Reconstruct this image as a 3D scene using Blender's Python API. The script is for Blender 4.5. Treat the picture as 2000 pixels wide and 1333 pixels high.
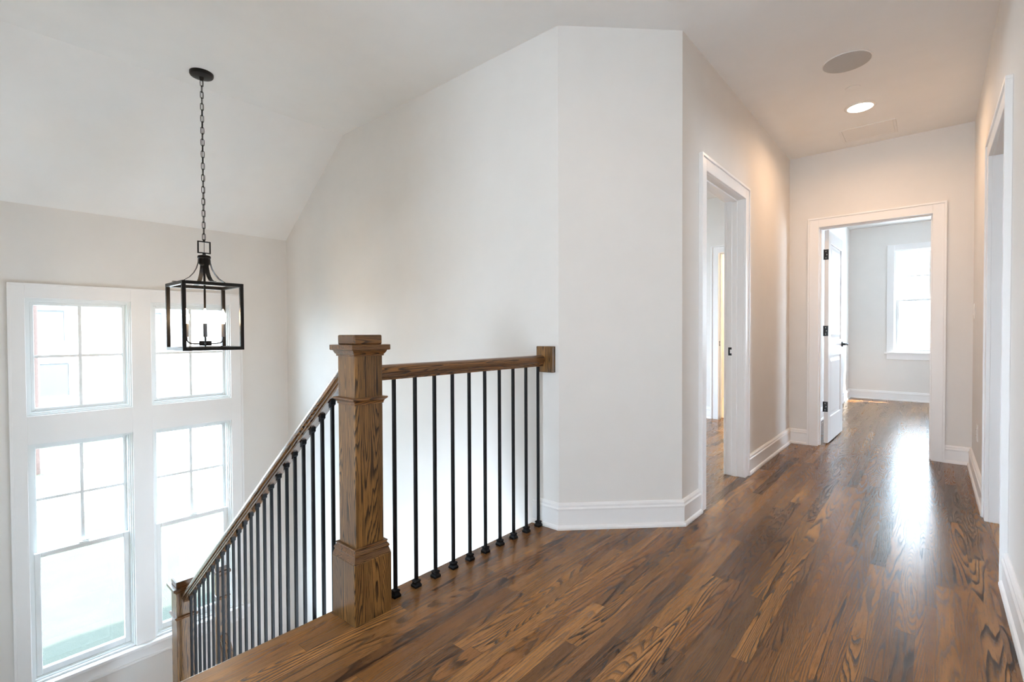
import bpy, bmesh, math, random
from mathutils import Vector, Matrix

for o in list(bpy.data.objects):
    bpy.data.objects.remove(o)
SC = bpy.context.scene
COL = SC.collection
random.seed(7)

# ------------------------------------------------------------------ camera
F_PX, YAW, PITCH, ROLL, EYE = 947.914, math.radians(40.866), math.radians(0.9085), math.radians(0.2548), 1.067
cam = bpy.data.cameras.new('camera')
cam.sensor_width = 36.0
cam.lens = F_PX * 36.0 / 2000.0
cam.clip_start = 0.02
cam.clip_end = 300
camo = bpy.data.objects.new('camera', cam)
COL.objects.link(camo)
R_ = Vector((math.cos(YAW), math.sin(YAW), 0))
F_ = Vector((-math.sin(YAW), math.cos(YAW), 0))
Z_ = Vector((0, 0, 1))
FP = F_ * math.cos(PITCH) - Z_ * math.sin(PITCH)
UP = F_ * math.sin(PITCH) + Z_ * math.cos(PITCH)
RC = R_ * math.cos(ROLL) - UP * math.sin(ROLL)
UC = R_ * math.sin(ROLL) + UP * math.cos(ROLL)
M = Matrix.Identity(4)
for i in range(3):
    M[i][0], M[i][1], M[i][2] = RC[i], UC[i], -FP[i]
M[2][3] = EYE
camo.matrix_world = M
SC.camera = camo

# ------------------------------------------------------------------ view, world, sun
SC.view_settings.view_transform = 'Standard'
SC.view_settings.look = 'None'
SC.view_settings.gamma = 1.0
SC.view_settings.use_curve_mapping = False
SC.view_settings.exposure = 0.1
SC.cycles.use_denoising = True
SC.cycles.max_bounces = 14
SC.cycles.diffuse_bounces = 10
SC.cycles.transparent_max_bounces = 16
SC.cycles.sample_clamp_indirect = 6.0
SC.cycles.caustics_reflective = False
SC.cycles.caustics_refractive = False

SKY_STRENGTH = 23.0
SUN_STRENGTH = 48.0
world = bpy.data.worlds.new('sky')
SC.world = world
world.use_nodes = True
wt = world.node_tree
wt.nodes.clear()
w_out = wt.nodes.new('ShaderNodeOutputWorld')
w_bg = wt.nodes.new('ShaderNodeBackground')
w_tc = wt.nodes.new('ShaderNodeTexCoord')
w_sep = wt.nodes.new('ShaderNodeSeparateXYZ')
w_ramp = wt.nodes.new('ShaderNodeValToRGB')
w_ramp.color_ramp.elements[0].position = 0.0
w_ramp.color_ramp.elements[0].color = (0.71, 0.855, 1.0, 1)
w_ramp.color_ramp.elements[1].position = 0.8
w_ramp.color_ramp.elements[1].color = (0.58, 0.785, 1.0, 1)
wt.links.new(w_tc.outputs['Generated'], w_sep.inputs[0])
wt.links.new(w_sep.outputs['Z'], w_ramp.inputs[0])
wt.links.new(w_ramp.outputs[0], w_bg.inputs[0])
w_bg.inputs[1].default_value = SKY_STRENGTH
wt.links.new(w_bg.outputs[0], w_out.inputs[0])

sun = bpy.data.lights.new('sun', 'SUN')
sun.energy = SUN_STRENGTH
sun.angle = math.radians(0.6)
sun.color = (1.0, 0.95, 0.87)
suno = bpy.data.objects.new('sun', sun)
COL.objects.link(suno)
suno.location = (12, 2, 24)
suno.rotation_euler = Vector((-0.62, -0.36, -1)).to_track_quat('-Z', 'Y').to_euler()

# ------------------------------------------------------------------ measurements (metres; hall runs along +Y)
XL, XR, YE = -1.042, 0.246, 5.290        # hall left wall, hall right wall, hall end wall
AX, AY, BX, BY = -1.530, 2.155, -1.042, 2.640   # the diagonal wall
YW = AY                                   # long stairwell wall
XW, XC, ZC, ZW = -4.777, -3.707, 2.719, 1.982   # window wall, ceiling crease, ceiling, wall top there
YN = -0.165                               # near stairwell wall
TH = 0.12
NX, NY = -1.651, 1.021                    # upper newel
LX = -3.872                               # landing newels
LX2, LY2, LZ2 = -4.20, 1.36, -1.80         # newel of the lower flight
LZ = -1.66                                # their drop
ZL = -2.00                                # stair landing
ZB = -3.05                                # lower storey
GZ = -3.40                                # ground outside

# ------------------------------------------------------------------ materials
class NT:
    def __init__(s, name):
        s.m = bpy.data.materials.new(name)
        s.m.use_nodes = True
        s.t = s.m.node_tree
        s.t.nodes.clear()
        s.out = s.t.nodes.new('ShaderNodeOutputMaterial')
        s.b = s.t.nodes.new('ShaderNodeBsdfPrincipled')
        s.link(s.b.outputs[0], s.out.inputs[0])
    def n(s, kind, **kw):
        k = s.t.nodes.new(kind)
        for a, v in kw.items():
            setattr(k, a, v)
        return k
    def link(s, a, b):
        s.t.links.new(a, b)
    def put(s, sock, v):
        if hasattr(v, 'is_output') or isinstance(v, bpy.types.NodeSocket):
            s.link(v, sock)
        elif v is not None:
            sock.default_value = v
    def math(s, op, a, b=None, c=None, clamp=False):
        k = s.n('ShaderNodeMath', operation=op, use_clamp=clamp)
        s.put(k.inputs[0], a)
        if b is not None: s.put(k.inputs[1], b)
        if c is not None: s.put(k.inputs[2], c)
        return k.outputs[0]
    def comb(s, x, y, z):
        k = s.n('ShaderNodeCombineXYZ')
        for i, v in enumerate((x, y, z)): s.put(k.inputs[i], v)
        return k.outputs[0]
    def sep(s, v):
        k = s.n('ShaderNodeSeparateXYZ'); s.link(v, k.inputs[0]); return k.outputs
    def noise(s, vec, scale=1.0, detail=2.0, rough=0.5, dim='3D', dist=0.0):
        k = s.n('ShaderNodeTexNoise', noise_dimensions=dim)
        if vec is not None: s.link(vec, k.inputs['Vector'])
        k.inputs['Scale'].default_value = scale
        k.inputs['Detail'].default_value = detail
        k.inputs['Roughness'].default_value = rough
        k.inputs['Distortion'].default_value = dist
        return k.outputs[0]
    def white(s, vec):
        k = s.n('ShaderNodeTexWhiteNoise', noise_dimensions='3D'); s.link(vec, k.inputs['Vector']); return k.outputs
    def smooth(s, v, lo, hi, a=0.0, b=1.0):
        k = s.n('ShaderNodeMapRange', interpolation_type='SMOOTHSTEP')
        s.put(k.inputs[0], v); s.put(k.inputs[1], lo); s.put(k.inputs[2], hi)
        s.put(k.inputs[3], a); s.put(k.inputs[4], b)
        return k.outputs[0]
    def lerp(s, v, lo, hi, a, b):
        k = s.n('ShaderNodeMapRange')
        s.put(k.inputs[0], v); s.put(k.inputs[1], lo); s.put(k.inputs[2], hi)
        s.put(k.inputs[3], a); s.put(k.inputs[4], b)
        return k.outputs[0]
    def mix(s, f, a, b, mode='MIX'):
        k = s.n('ShaderNodeMix', data_type='RGBA', blend_type=mode)
        s.put(k.inputs[0], f); s.put(k.inputs[6], a); s.put(k.inputs[7], b)
        return k.outputs[2]
    def ramp(s, f, stops):
        k = s.n('ShaderNodeValToRGB')
        e = k.color_ramp.elements
        while len(e) < len(stops): e.new(0.5)
        for i, (p, c) in enumerate(stops):
            e[i].position = p; e[i].color = (*c, 1)
        s.link(f, k.inputs[0]); return k.outputs[0]
    def bump(s, h, strength, dist):
        k = s.n('ShaderNodeBump'); k.inputs['Strength'].default_value = strength
        k.inputs['Distance'].default_value = dist
        s.link(h, k.inputs['Height']); s.link(k.outputs[0], s.b.inputs['Normal'])
    def pos(s, which='Object'):
        return s.n('ShaderNodeTexCoord').outputs[which]

def plain(name, col, rough=0.5, metal=0.0, spec=0.5, mottle=0.03, scale=6.0, bump=0.0, bscale=300.0):
    s = NT(name)
    p = s.pos()
    f = s.noise(p, scale, 3.0)
    lo = tuple(max(0, c * (1 - mottle)) for c in col) + (1,)
    hi = tuple(min(1, c * (1 + mottle)) for c in col) + (1,)
    s.link(s.mix(f, lo, hi), s.b.inputs['Base Color'])
    s.b.inputs['Roughness'].default_value = rough
    s.b.inputs['Metallic'].default_value = metal
    s.b.inputs['Specular IOR Level'].default_value = spec
    if bump:
        s.bump(s.noise(p, bscale, 2.0), bump, 0.001)
    return s.m

def emit(name, col, strength):
    s = NT(name)
    s.b.inputs['Base Color'].default_value = (*col, 1)
    s.b.inputs['Emission Color'].default_value = (*col, 1)
    s.b.inputs['Emission Strength'].default_value = strength
    return s.m

def grain(s, x, y, z, seed, base, dark_amt, lines=24.0, sx=12.0, sy=0.8, dark=(0.010, 0.006, 0.004, 1)):
    """Oak figure: contour lines of a stretched noise; grain runs along y."""
    off = s.math('MULTIPLY', seed, 53.7)
    off2 = s.math('MULTIPLY', seed, 17.3)
    v = s.comb(s.math('ADD', s.math('MULTIPLY', x, sx), off), s.math('ADD', s.math('MULTIPLY', y, sy), off2),
               s.math('ADD', s.math('MULTIPLY', z, sx), off))
    n1 = s.math('ADD', s.noise(v, 1.0, 0.6, 0.4), s.math('MULTIPLY', s.noise(v, 6.0, 1.0), 0.035))
    r = s.math('FRACT', s.math('MULTIPLY', n1, lines))
    fade = s.smooth(r, 0.12, 0.62, 1.0, 0.0)
    edge = s.smooth(r, 0.0, 0.10)
    line = s.math('MULTIPLY', fade, edge)
    v2 = s.comb(s.math('ADD', s.math('MULTIPLY', x, 190.0), off), s.math('ADD', s.math('MULTIPLY', y, 11.0), off2), s.math('MULTIPLY', z, 190.0))
    pores = s.smooth(s.noise(v2, 1.0, 3.0, 0.7), 0.50, 0.66)
    v3 = s.comb(s.math('ADD', s.math('MULTIPLY', x, 40.0), off), s.math('MULTIPLY', y, 2.0), s.math('MULTIPLY', z, 40.0))
    tone = s.noise(v3, 1.0, 2.0)
    c = s.mix(s.lerp(tone, 0.3, 0.7, 0.0, 0.45), base, s.mix(1.0, base, (0.5, 0.47, 0.45, 1), 'MULTIPLY'))
    c = s.mix(s.math('MULTIPLY', pores, 0.5), c, dark)
    c = s.mix(s.math('MULTIPLY', line, dark_amt), c, dark)
    h = s.math('SUBTRACT', 1.0, s.math('ADD', s.math('MULTIPLY', line, 0.6), s.math('MULTIPLY', pores, 0.4)))
    return c, h

def oak(name, axis, base_a, base_b, rough=0.28, coat=0.12, spec=0.28):
    """Stained oak, grain along the given object axis."""
    s = NT(name)
    g = s.sep(s.pos())
    o = {'X': (1, 0, 2), 'Y': (0, 1, 2), 'Z': (0, 2, 1)}[axis]
    x, y, z = g[o[0]], g[o[1]], g[o[2]]
    rnd = s.n('ShaderNodeObjectInfo').outputs['Random']
    big = s.noise(s.comb(s.math('MULTIPLY', x, 8.0), s.math('MULTIPLY', y, 1.2), s.math('MULTIPLY', z, 8.0)), 1.0, 2.0)
    base = s.mix(s.lerp(big, 0.3, 0.7, 0, 1), (*base_a, 1), (*base_b, 1))
    c, h = grain(s, x, y, z, s.math('ADD', rnd, 0.21), base, 0.92, 32.0, 17.0, 1.1)
    s.link(c, s.b.inputs['Base Color'])
    s.b.inputs['Roughness'].default_value = rough
    s.b.inputs['Coat Weight'].default_value = coat
    s.b.inputs['Specular IOR Level'].default_value = spec
    s.b.inputs['Coat Roughness'].default_value = 0.18
    s.bump(h, 0.12, 0.001)
    return s.m

def plank_floor(name, width=0.0572):
    s = NT(name)
    g = s.sep(s.pos())
    x, y = g[0], g[1]
    u = s.math('DIVIDE', s.math('ADD', x, 20.0), width)
    row = s.math('FLOOR', u)
    fu = s.math('FRACT', u)
    hr = s.white(s.comb(row, 3.0, 1.0))[0]
    ln = s.lerp(s.white(s.comb(row, 9.0, 4.0))[0], 0, 1, 0.55, 1.25)
    v = s.math('DIVIDE', s.math('ADD', s.math('ADD', y, 20.0), s.math('MULTIPLY', hr, 5.0)), ln)
    seg = s.math('FLOOR', v)
    fv = s.math('FRACT', v)
    wn = s.white(s.comb(row, seg, 7.0))
    seed = wn[0]
    h2 = s.white(s.comb(row, seg, 21.0))[0]
    h3 = s.white(s.comb(row, seg, 33.0))[0]
    base = s.ramp(seed, [(0.0, (0.098, 0.050, 0.027)), (0.2, (0.212, 0.094, 0.034)), (0.42, (0.292, 0.130, 0.042)),
                         (0.62, (0.152, 0.079, 0.040)), (0.8, (0.305, 0.144, 0.049)), (1.0, (0.350, 0.167, 0.058))])
    amt = s.lerp(h2, 0, 1, 0.45, 0.97)
    lines = s.lerp(h3, 0, 1, 13.0, 36.0)
    c, h = grain(s, x, y, 0.0, s.math('ADD', s.math('MULTIPLY', seed, 9.0), h2), base, amt, lines, 13.0, 0.85)
    eu = s.math('ABSOLUTE', s.math('SUBTRACT', fu, 0.5))
    ev = s.math('MULTIPLY', s.math('ABSOLUTE', s.math('SUBTRACT', fv, 0.5)), ln)
    gu = s.smooth(eu, 0.485, 0.5)
    gv = s.smooth(s.math('SUBTRACT', s.math('MULTIPLY', ln, 0.5), ev), 0.0, 0.0012, 1.0, 0.0)
    gap = s.math('MAXIMUM', gu, gv)
    c = s.mix(s.math('MULTIPLY', gap, 0.65), c, (0.015, 0.009, 0.006, 1))
    s.link(c, s.b.inputs['Base Color'])
    s.link(s.lerp(h, 0, 1, 0.36, 0.22), s.b.inputs['Roughness'])
    s.b.inputs['Specular IOR Level'].default_value = 0.2
    s.bump(s.math('SUBTRACT', h, gap), 0.05, 0.001)
    return s.m

def glass_pane(name):
    s = NT(name)
    s.t.nodes.remove(s.b)
    tr = s.n('ShaderNodeBsdfTransparent'); tr.inputs[0].default_value = (0.97, 0.985, 0.98, 1)
    gl = s.n('ShaderNodeBsdfGlossy'); gl.inputs['Roughness'].default_value = 0.02
    fr = s.n('ShaderNodeLayerWeight'); fr.inputs[0].default_value = 0.5
    refl = s.math('ADD', 0.025, s.math('MULTIPLY', s.math('POWER', fr.outputs['Facing'], 5.0), 0.45))
    mx = s.n('ShaderNodeMixShader')
    s.link(refl, mx.inputs[0]); s.link(tr.outputs[0], mx.inputs[1]); s.link(gl.outputs[0], mx.inputs[2])
    s.link(mx.outputs[0], s.out.inputs[0])
    return s.m

def mesh_grille(name, col, hole, pitch):
    """Perforated metal: rows of tiny dark holes."""
    s = NT(name)
    g = s.sep(s.pos())
    a = s.math('SUBTRACT', s.math('FRACT', s.math('DIVIDE', g[0], pitch)), 0.5)
    b = s.math('SUBTRACT', s.math('FRACT', s.math('DIVIDE', g[1], pitch)), 0.5)
    d = s.math('SQRT', s.math('ADD', s.math('MULTIPLY', a, a), s.math('MULTIPLY', b, b)))
    s.link(s.mix(s.smooth(d, 0.28, 0.36), (*hole, 1), (*col, 1)), s.b.inputs['Base Color'])
    s.b.inputs['Roughness'].default_value = 0.6
    return s.m

def siding(name, col, pitch):
    s = NT(name)
    g = s.sep(s.pos())
    f = s.math('FRACT', s.math('DIVIDE', g[2], pitch))
    s.link(s.mix(s.smooth(f, 0.86, 1.0), (*col, 1), (*[c * 0.6 for c in col], 1)), s.b.inputs['Base Color'])
    s.b.inputs['Roughness'].default_value = 0.7
    return s.m

def lawn_mat(name):
    s = NT(name)
    p = s.pos()
    f = s.noise(p, 1.6, 4.0, 0.6)
    f2 = s.noise(p, 60.0, 2.0)
    c = s.mix(s.lerp(f, 0.35, 0.65, 0, 1), (0.0110, 0.0142, 0.0050, 1), (0.0158, 0.0172, 0.0076, 1))
    c = s.mix(s.math('MULTIPLY', f2, 0.35), c, (0.0080, 0.0112, 0.0038, 1))
    s.link(c, s.b.inputs['Base Color']); s.b.inputs['Roughness'].default_value = 0.9
    s.bump(f2, 0.5, 0.03)
    return s.m

MT = {
    'wall': plain('greige_wall_paint', (0.775, 0.754, 0.727), 0.75, bump=0.05),
    'ceil': plain('flat_white_ceiling_paint', (0.88, 0.885, 0.88), 0.9, bump=0.04),
    'trim': plain('white_semigloss_trim', (0.89, 0.89, 0.89), 0.34, mottle=0.01),
    'vinyl': plain('white_window_vinyl', (0.84, 0.86, 0.86), 0.35, mottle=0.01),
    'door': plain('white_door_paint', (0.85, 0.86, 0.87), 0.33, mottle=0.01),
    'floor': plank_floor('stained_oak_planks'),
    'oak_x': oak('stained_oak_along_x', 'X', (0.235, 0.105, 0.034), (0.140, 0.066, 0.027), 0.25, 0.7, 0.5),
    'oak_y': oak('stained_oak_along_y', 'Y', (0.240, 0.106, 0.033), (0.140, 0.065, 0.025)),
    'oak_z': oak('stained_oak_along_z', 'Z', (0.265, 0.130, 0.041), (0.160, 0.080, 0.029)),
    'iron': plain('satin_black_iron', (0.0045, 0.005, 0.0065), 0.45, 0.0, 0.18),
    'bronze': plain('black_bronze_metal', (0.0085, 0.007, 0.006), 0.42, 0.0, 0.18),
    'sleeve': plain('grey_candle_sleeve', (0.10, 0.095, 0.10), 0.45),
    'black_hw': plain('matte_black_hardware', (0.008, 0.008, 0.009), 0.4, 0.2),
    'nickel': plain('pale_screw_metal', (0.5, 0.48, 0.45), 0.3, 0.8),
    'bulb': emit('lit_candle_bulb', (1.0, 0.70, 0.40), 85.0),
    'lens': emit('lit_downlight_lens', (1.0, 0.90, 0.76), 26.0),
    'glass': glass_pane('clear_window_glass'),
    'grille': mesh_grille('perforated_speaker_grille', (0.60, 0.585, 0.565), (0.28, 0.27, 0.26), 0.004),
    'plate': plain('white_plastic_plate', (0.85, 0.84, 0.82), 0.4, mottle=0.01),
    'tile': plain('beige_bathroom_tile', (0.62, 0.52, 0.40), 0.3, mottle=0.08),
    'lawn': lawn_mat('sunlit_lawn'),
    'concrete': plain('pale_concrete', (0.62, 0.61, 0.59), 0.85, mottle=0.08, scale=1.2),
    'asphalt': plain('light_grey_road', (0.52, 0.52, 0.52), 0.9, mottle=0.06, scale=1.0),
    'bark': plain('reddish_bark', (0.026, 0.0145, 0.012), 0.9, mottle=0.25, scale=14),
    'leaf': plain('green_leaf', (0.075, 0.10, 0.06), 0.6, mottle=0.3, scale=9),
    'siding': siding('white_lap_siding', (0.66, 0.66, 0.66), 0.16),
    'roof': plain('grey_roof_shingle', (0.22, 0.22, 0.23), 0.9, mottle=0.2, scale=5),
    'dark_glass': plain('blue_grey_house_glass', (0.030, 0.030, 0.030), 0.5),
    'garage': siding('white_garage_panels', (0.6, 0.61, 0.62), 0.5),
}

# ------------------------------------------------------------------ helpers
def box(bm, x0, x1, y0, y1, z0, z1):
    x0, x1 = sorted((x0, x1)); y0, y1 = sorted((y0, y1)); z0, z1 = sorted((z0, z1))
    v = [bm.verts.new(p) for p in ((x0, y0, z0), (x1, y0, z0), (x1, y1, z0), (x0, y1, z0),
                                   (x0, y0, z1), (x1, y0, z1), (x1, y1, z1), (x0, y1, z1))]
    for f in ((3, 2, 1, 0), (4, 5, 6, 7), (0, 1, 5, 4), (1, 2, 6, 5), (2, 3, 7, 6), (3, 0, 4, 7)):
        bm.faces.new([v[i] for i in f])

def prism(bm, pts, a, b, plane='XY'):
    """Extrude a polygon between a and b along the axis normal to the plane."""
    def P(p, t):
        return {'XY': (p[0], p[1], t), 'XZ': (p[0], t, p[1]), 'YZ': (t, p[0], p[1])}[plane]
    lo = [bm.verts.new(P(p, a)) for p in pts]
    hi = [bm.verts.new(P(p, b)) for p in pts]
    n = len(pts)
    bm.faces.new(lo[::-1]); bm.faces.new(hi)
    for i in range(n):
        bm.faces.new((lo[i], lo[(i + 1) % n], hi[(i + 1) % n], hi[i]))

def lathe(bm, prof, seg=24, cx=0.0, cy=0.0, axis='Z', square=False, phase=0.0):
    """Revolve (radius, height) pairs; square=True gives a four-sided, axis-aligned turning of that half width."""
    if square: seg = 4
    rings = []
    for r, h in prof:
        ring = []
        for k in range(seg):
            a = 2 * math.pi * (k + (0.5 if square else 0)) / seg + phase
            rr = r * (math.sqrt(2) if square else 1)
            p, q = rr * math.cos(a), rr * math.sin(a)
            co = {'Z': (cx + p, cy + q, h), 'Y': (cx + p, h, cy + q), 'X': (h, cx + p, cy + q)}[axis]
            ring.append(bm.verts.new(co))
        rings.append(ring)
    for a, b in zip(rings, rings[1:]):
        for k in range(seg):
            bm.faces.new((a[k], a[(k + 1) % seg], b[(k + 1) % seg], b[k]))
    bm.faces.new(rings[0][::-1]); bm.faces.new(rings[-1])

def tube(bm, pts, r, seg=8, closed=False):
    pts = [Vector(p) for p in pts]
    n = len(pts)
    rings = []
    prev = None
    for i, p in enumerate(pts):
        if closed:
            t = (pts[(i + 1) % n] - pts[i - 1]).normalized()
        else:
            t = (pts[min(i + 1, n - 1)] - pts[max(i - 1, 0)]).normalized()
        if prev is None:
            up = Vector((0, 0, 1)) if abs(t.z) < 0.9 else Vector((1, 0, 0))
            u = t.cross(up).normalized()
        else:
            u = (prev - t * prev.dot(t)).normalized()
        prev = u
        w = t.cross(u)
        rr = r[i] if isinstance(r, (list, tuple)) else r
        rings.append([bm.verts.new(p + rr * (math.cos(2 * math.pi * k / seg) * u + math.sin(2 * math.pi * k / seg) * w)) for k in range(seg)])
    m = n if closed else n - 1
    for i in range(m):
        a, b = rings[i], rings[(i + 1) % n]
        for k in range(seg):
            bm.faces.new((a[k], a[(k + 1) % seg], b[(k + 1) % seg], b[k]))
    if not closed:
        bm.faces.new(rings[0][::-1]); bm.faces.new(rings[-1])

def sweep(bm, path, prof, side=1):
    """Sweep an (outward, height) profile along a plan polyline with mitred corners; side=1 puts it left of travel."""
    P = [Vector((p[0], p[1])) for p in path]
    rings = []
    for i, p in enumerate(P):
        d0 = (P[i] - P[i - 1]).normalized() if i else None
        d1 = (P[i + 1] - P[i]).normalized() if i < len(P) - 1 else None
        n0 = Vector((-d0.y, d0.x)) * side if d0 else None
        n1 = Vector((-d1.y, d1.x)) * side if d1 else None
        if n0 and n1:
            b = (n0 + n1).normalized(); m = b / max(0.2, b.dot(n0))
        else:
            m = n0 or n1
        rings.append([bm.verts.new((p.x + m.x * o, p.y + m.y * o, h)) for o, h in prof])
    k = len(prof)
    for a, b in zip(rings, rings[1:]):
        for j in range(k):
            bm.faces.new((a[j], a[(j + 1) % k], b[(j + 1) % k], b[j]))
    bm.faces.new(rings[0][::-1]); bm.faces.new(rings[-1])

def ring_rect(bm, axis, a0, a1, z0, z1, w, d0, d1):
    """A rectangular ring; axis='X' lies in a plane X=const (a runs along Y), axis='Y' in a plane Y=const (a runs along X)."""
    def b(p0, p1, q0, q1):
        if axis == 'X': box(bm, d0, d1, p0, p1, q0, q1)
        else: box(bm, p0, p1, d0, d1, q0, q1)
    ws = w if isinstance(w, (list, tuple)) else (w, w, w, w)      # left, right, bottom, top
    b(a0, a0 + ws[0], z0, z1); b(a1 - ws[1], a1, z0, z1)
    b(a0 + ws[0], a1 - ws[1], z0, z0 + ws[2]); b(a0 + ws[0], a1 - ws[1], z1 - ws[3], z1)

def holes(bm, axis, d0, d1, a0, a1, z0, z1, openings):
    """A wall slab with rectangular openings (a_lo, a_hi, z_lo, z_hi)."""
    As = sorted({a0, a1, *[v for o in openings for v in o[:2]]})
    Zs = sorted({z0, z1, *[v for o in openings for v in o[2:]]})
    g = {}
    def V(i, j, k):
        if (i, j, k) not in g:
            d = (d0, d1)[k]
            g[i, j, k] = bm.verts.new((d, As[i], Zs[j]) if axis == 'X' else (As[i], d, Zs[j]))
        return g[i, j, k]
    def solid(i, j):
        if i < 0 or j < 0 or i >= len(As) - 1 or j >= len(Zs) - 1: return False
        ca, cz = (As[i] + As[i + 1]) / 2, (Zs[j] + Zs[j + 1]) / 2
        return not any(o[0] < ca < o[1] and o[2] < cz < o[3] for o in openings)
    for i in range(len(As) - 1):
        for j in range(len(Zs) - 1):
            if not solid(i, j): continue
            for k in (0, 1):
                bm.faces.new((V(i, j, k), V(i + 1, j, k), V(i + 1, j + 1, k), V(i, j + 1, k)))
            for di, dj, e in ((-1, 0, ((i, j), (i, j + 1))), (1, 0, ((i + 1, j), (i + 1, j + 1))),
                              (0, -1, ((i, j), (i + 1, j))), (0, 1, ((i, j + 1), (i + 1, j + 1)))):
                if not solid(i + di, j + dj):
                    (p, q), (r, s) = e
                    bm.faces.new((V(p, q, 0), V(r, s, 0), V(r, s, 1), V(p, q, 1)))

def obj(name, bm, mat, parent=None, bevel=0.0, smooth=False, seg=2, loc=None):
    bmesh.ops.recalc_face_normals(bm, faces=bm.faces)
    me = bpy.data.meshes.new(name)
    bm.to_mesh(me); bm.free()
    me.materials.append(MT[mat])
    o = bpy.data.objects.new(name, me)
    COL.objects.link(o)
    if parent: o.parent = parent
    if loc: o.location = loc
    if smooth:
        for p in me.polygons: p.use_smooth = True
        me.set_sharp_from_angle(angle=math.radians(38))
    if bevel:
        md = o.modifiers.new('bevel', 'BEVEL')
        md.width = bevel; md.segments = seg; md.limit_method = 'ANGLE'; md.angle_limit = math.radians(40)
    return o

def tag(o, label=None, cat=None, group=None, kind=None):
    if label: o['label'] = label
    if cat: o['category'] = cat
    if group: o['group'] = group
    if kind: o['kind'] = kind
    return o

def thing(name, label, cat, loc=(0, 0, 0), rot=(0, 0, 0), group=None, kind=None):
    o = bpy.data.objects.new(name, None)
    o.empty_display_size = 0.1
    COL.objects.link(o)
    o.location = loc; o.rotation_euler = rot
    return tag(o, label, cat, group, kind)

def struct(name, bm, mat, label, cat, bevel=0.0):
    return tag(obj(name, bm, mat, None, bevel), label, cat, None, 'structure')

def copy_tree(o, parent=None):
    c = o.copy(); COL.objects.link(c); c.parent = parent
    for ch in list(o.children):
        copy_tree(ch, c)
    return c

B = bmesh.new

# ------------------------------------------------------------------ floors
bm = B()
prism(bm, [(-1.742, -3.1), (0.30, -3.1), (0.30, 1.0), (3.6, 1.0), (3.6, 9.70), (-4.90, 9.70), (-4.90, AY + 0.06),
           (-1.702, AY + 0.06), (-1.702, 1.10), (-1.742, 1.10)], -0.26, 0)
struct('floor', bm, 'floor', 'dark stained oak plank floor of the upstairs hall and rooms', 'floor', 0.004)
bm = B(); box(bm, XW, -4.025, YN, YW, ZL - 0.2, ZL)
struct('floor_stair_landing', bm, 'floor', 'oak half landing of the stairs below the tall windows', 'floor')
bm = B(); box(bm, XW, -0.6, YN, YW, ZB - 0.2, ZB)
struct('floor_lower_storey', bm, 'floor', 'oak floor of the lower storey under the stairs', 'floor')
bm = B(); box(bm, -3.0, -1.16, 6.27, 8.2, 0.0005, 0.008)
struct('floor_bathroom', bm, 'tile', 'beige tiled bathroom floor beyond the left bedroom', 'floor')

# stairs: upper flight runs down towards the windows, lower flight comes back along the long wall
bm = B()
RISE, RUN = 0.2, 0.254
x = -1.735
for k in range(1, 10):
    z = -RISE * k
    box(bm, x - RUN * k - 0.0, x - RUN * (k - 1) + 0.0, YN, 1.10, z - 0.2 - 0.05, z - 0.03)
st_f = tag(obj('stairs', bm, 'trim'), 'white stair flight going down from the hall to the half landing', 'stairs', None, 'structure')
for k in range(1, 10):
    bt = B(); box(bt, x - RUN * k - 0.005, x - RUN * (k - 1) + 0.025 * (k > 1), YN, 1.095, -RISE * k - 0.03, -RISE * k)
    obj('tread', bt, 'oak_y', st_f, 0.008)
bm = B()
for k in range(1, 6):
    z = ZL - RISE * k
    box(bm, -4.025 + RUN * (k - 1), -4.025 + RUN * k, 1.25, YW, ZB, z)
tag(obj('stairs_lower', bm, 'floor', None, 0.006), 'lower oak stair flight along the long stairwell wall', 'stairs', None, 'structure')

# ------------------------------------------------------------------ walls
HO = 2.036                                            # door opening height
WINS = [(0.337, 0.928, 0.500, 1.330), (1.055, 1.640, 0.500, 1.330),
        (0.337, 0.928, -1.400, 0.300), (1.055, 1.640, -1.400, 0.300)]
bm = B()
holes(bm, 'X', XW - 0.16, XW, YN - 0.15, 6.30, GZ, 2.95, WINS + [(2.9, 5.1, 0.5, 2.3)])
struct('wall_window', bm, 'wall', 'pale front wall holding the four stairwell windows', 'wall')
bm = B()
prism(bm, [(XW, ZB), (AX, ZB), (AX, ZC + 0.02), (XC, ZC + 0.02), (XW, ZW + 0.02)], YW, YW + TH, 'XZ')
struct('wall_stairwell', bm, 'wall', 'long pale wall beside the stairwell behind the level railing', 'wall')
bm = B()
prism(bm, [(AX, AY), (BX, BY), (BX - TH, BY + 0.05), (AX - 0.05, AY + TH)], 0.0, ZC + 0.02)
struct('wall_diagonal', bm, 'wall', 'narrow angled wall between the railing and the hall', 'wall')
YJ1, YJ2 = 2.974, 3.788
bm = B()
holes(bm, 'X', XL - TH, XL, BY, YE + TH, 0, ZC + 0.02, [(YJ1 - 0.02, YJ2 + 0.02, -1, HO + 0.02)])
struct('wall_left', bm, 'wall', 'left hall wall with the cased doorway', 'wall')
EX2, EX3 = -0.799, -0.001
bm = B()
holes(bm, 'Y', YE, YE + TH, XL, XR + TH, 0, ZC + 0.02, [(EX2 - 0.02, EX3 + 0.02, -1, HO + 0.02)])
struct('wall_end', bm, 'wall', 'end wall of the hall around the bedroom doorway', 'wall')
RY1, RY2 = 2.955, 3.775
bm = B()
holes(bm, 'X', XR, XR + TH, -3.1, YE, 0, ZC + 0.02, [(RY1 - 0.02, RY2 + 0.02, -1, HO + 0.02)])
struct('wall_right', bm, 'wall', 'right hall wall nearest the camera with a doorway', 'wall')
bm = B(); holes(bm, 'Y', -3.22, -3.1, -1.90, XR + TH, -0.26, ZC + 0.02, [(-1.30, -0.20, 0.10, 1.35)])  # unseen opening, kept low to send daylight up onto the hall ceiling
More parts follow.
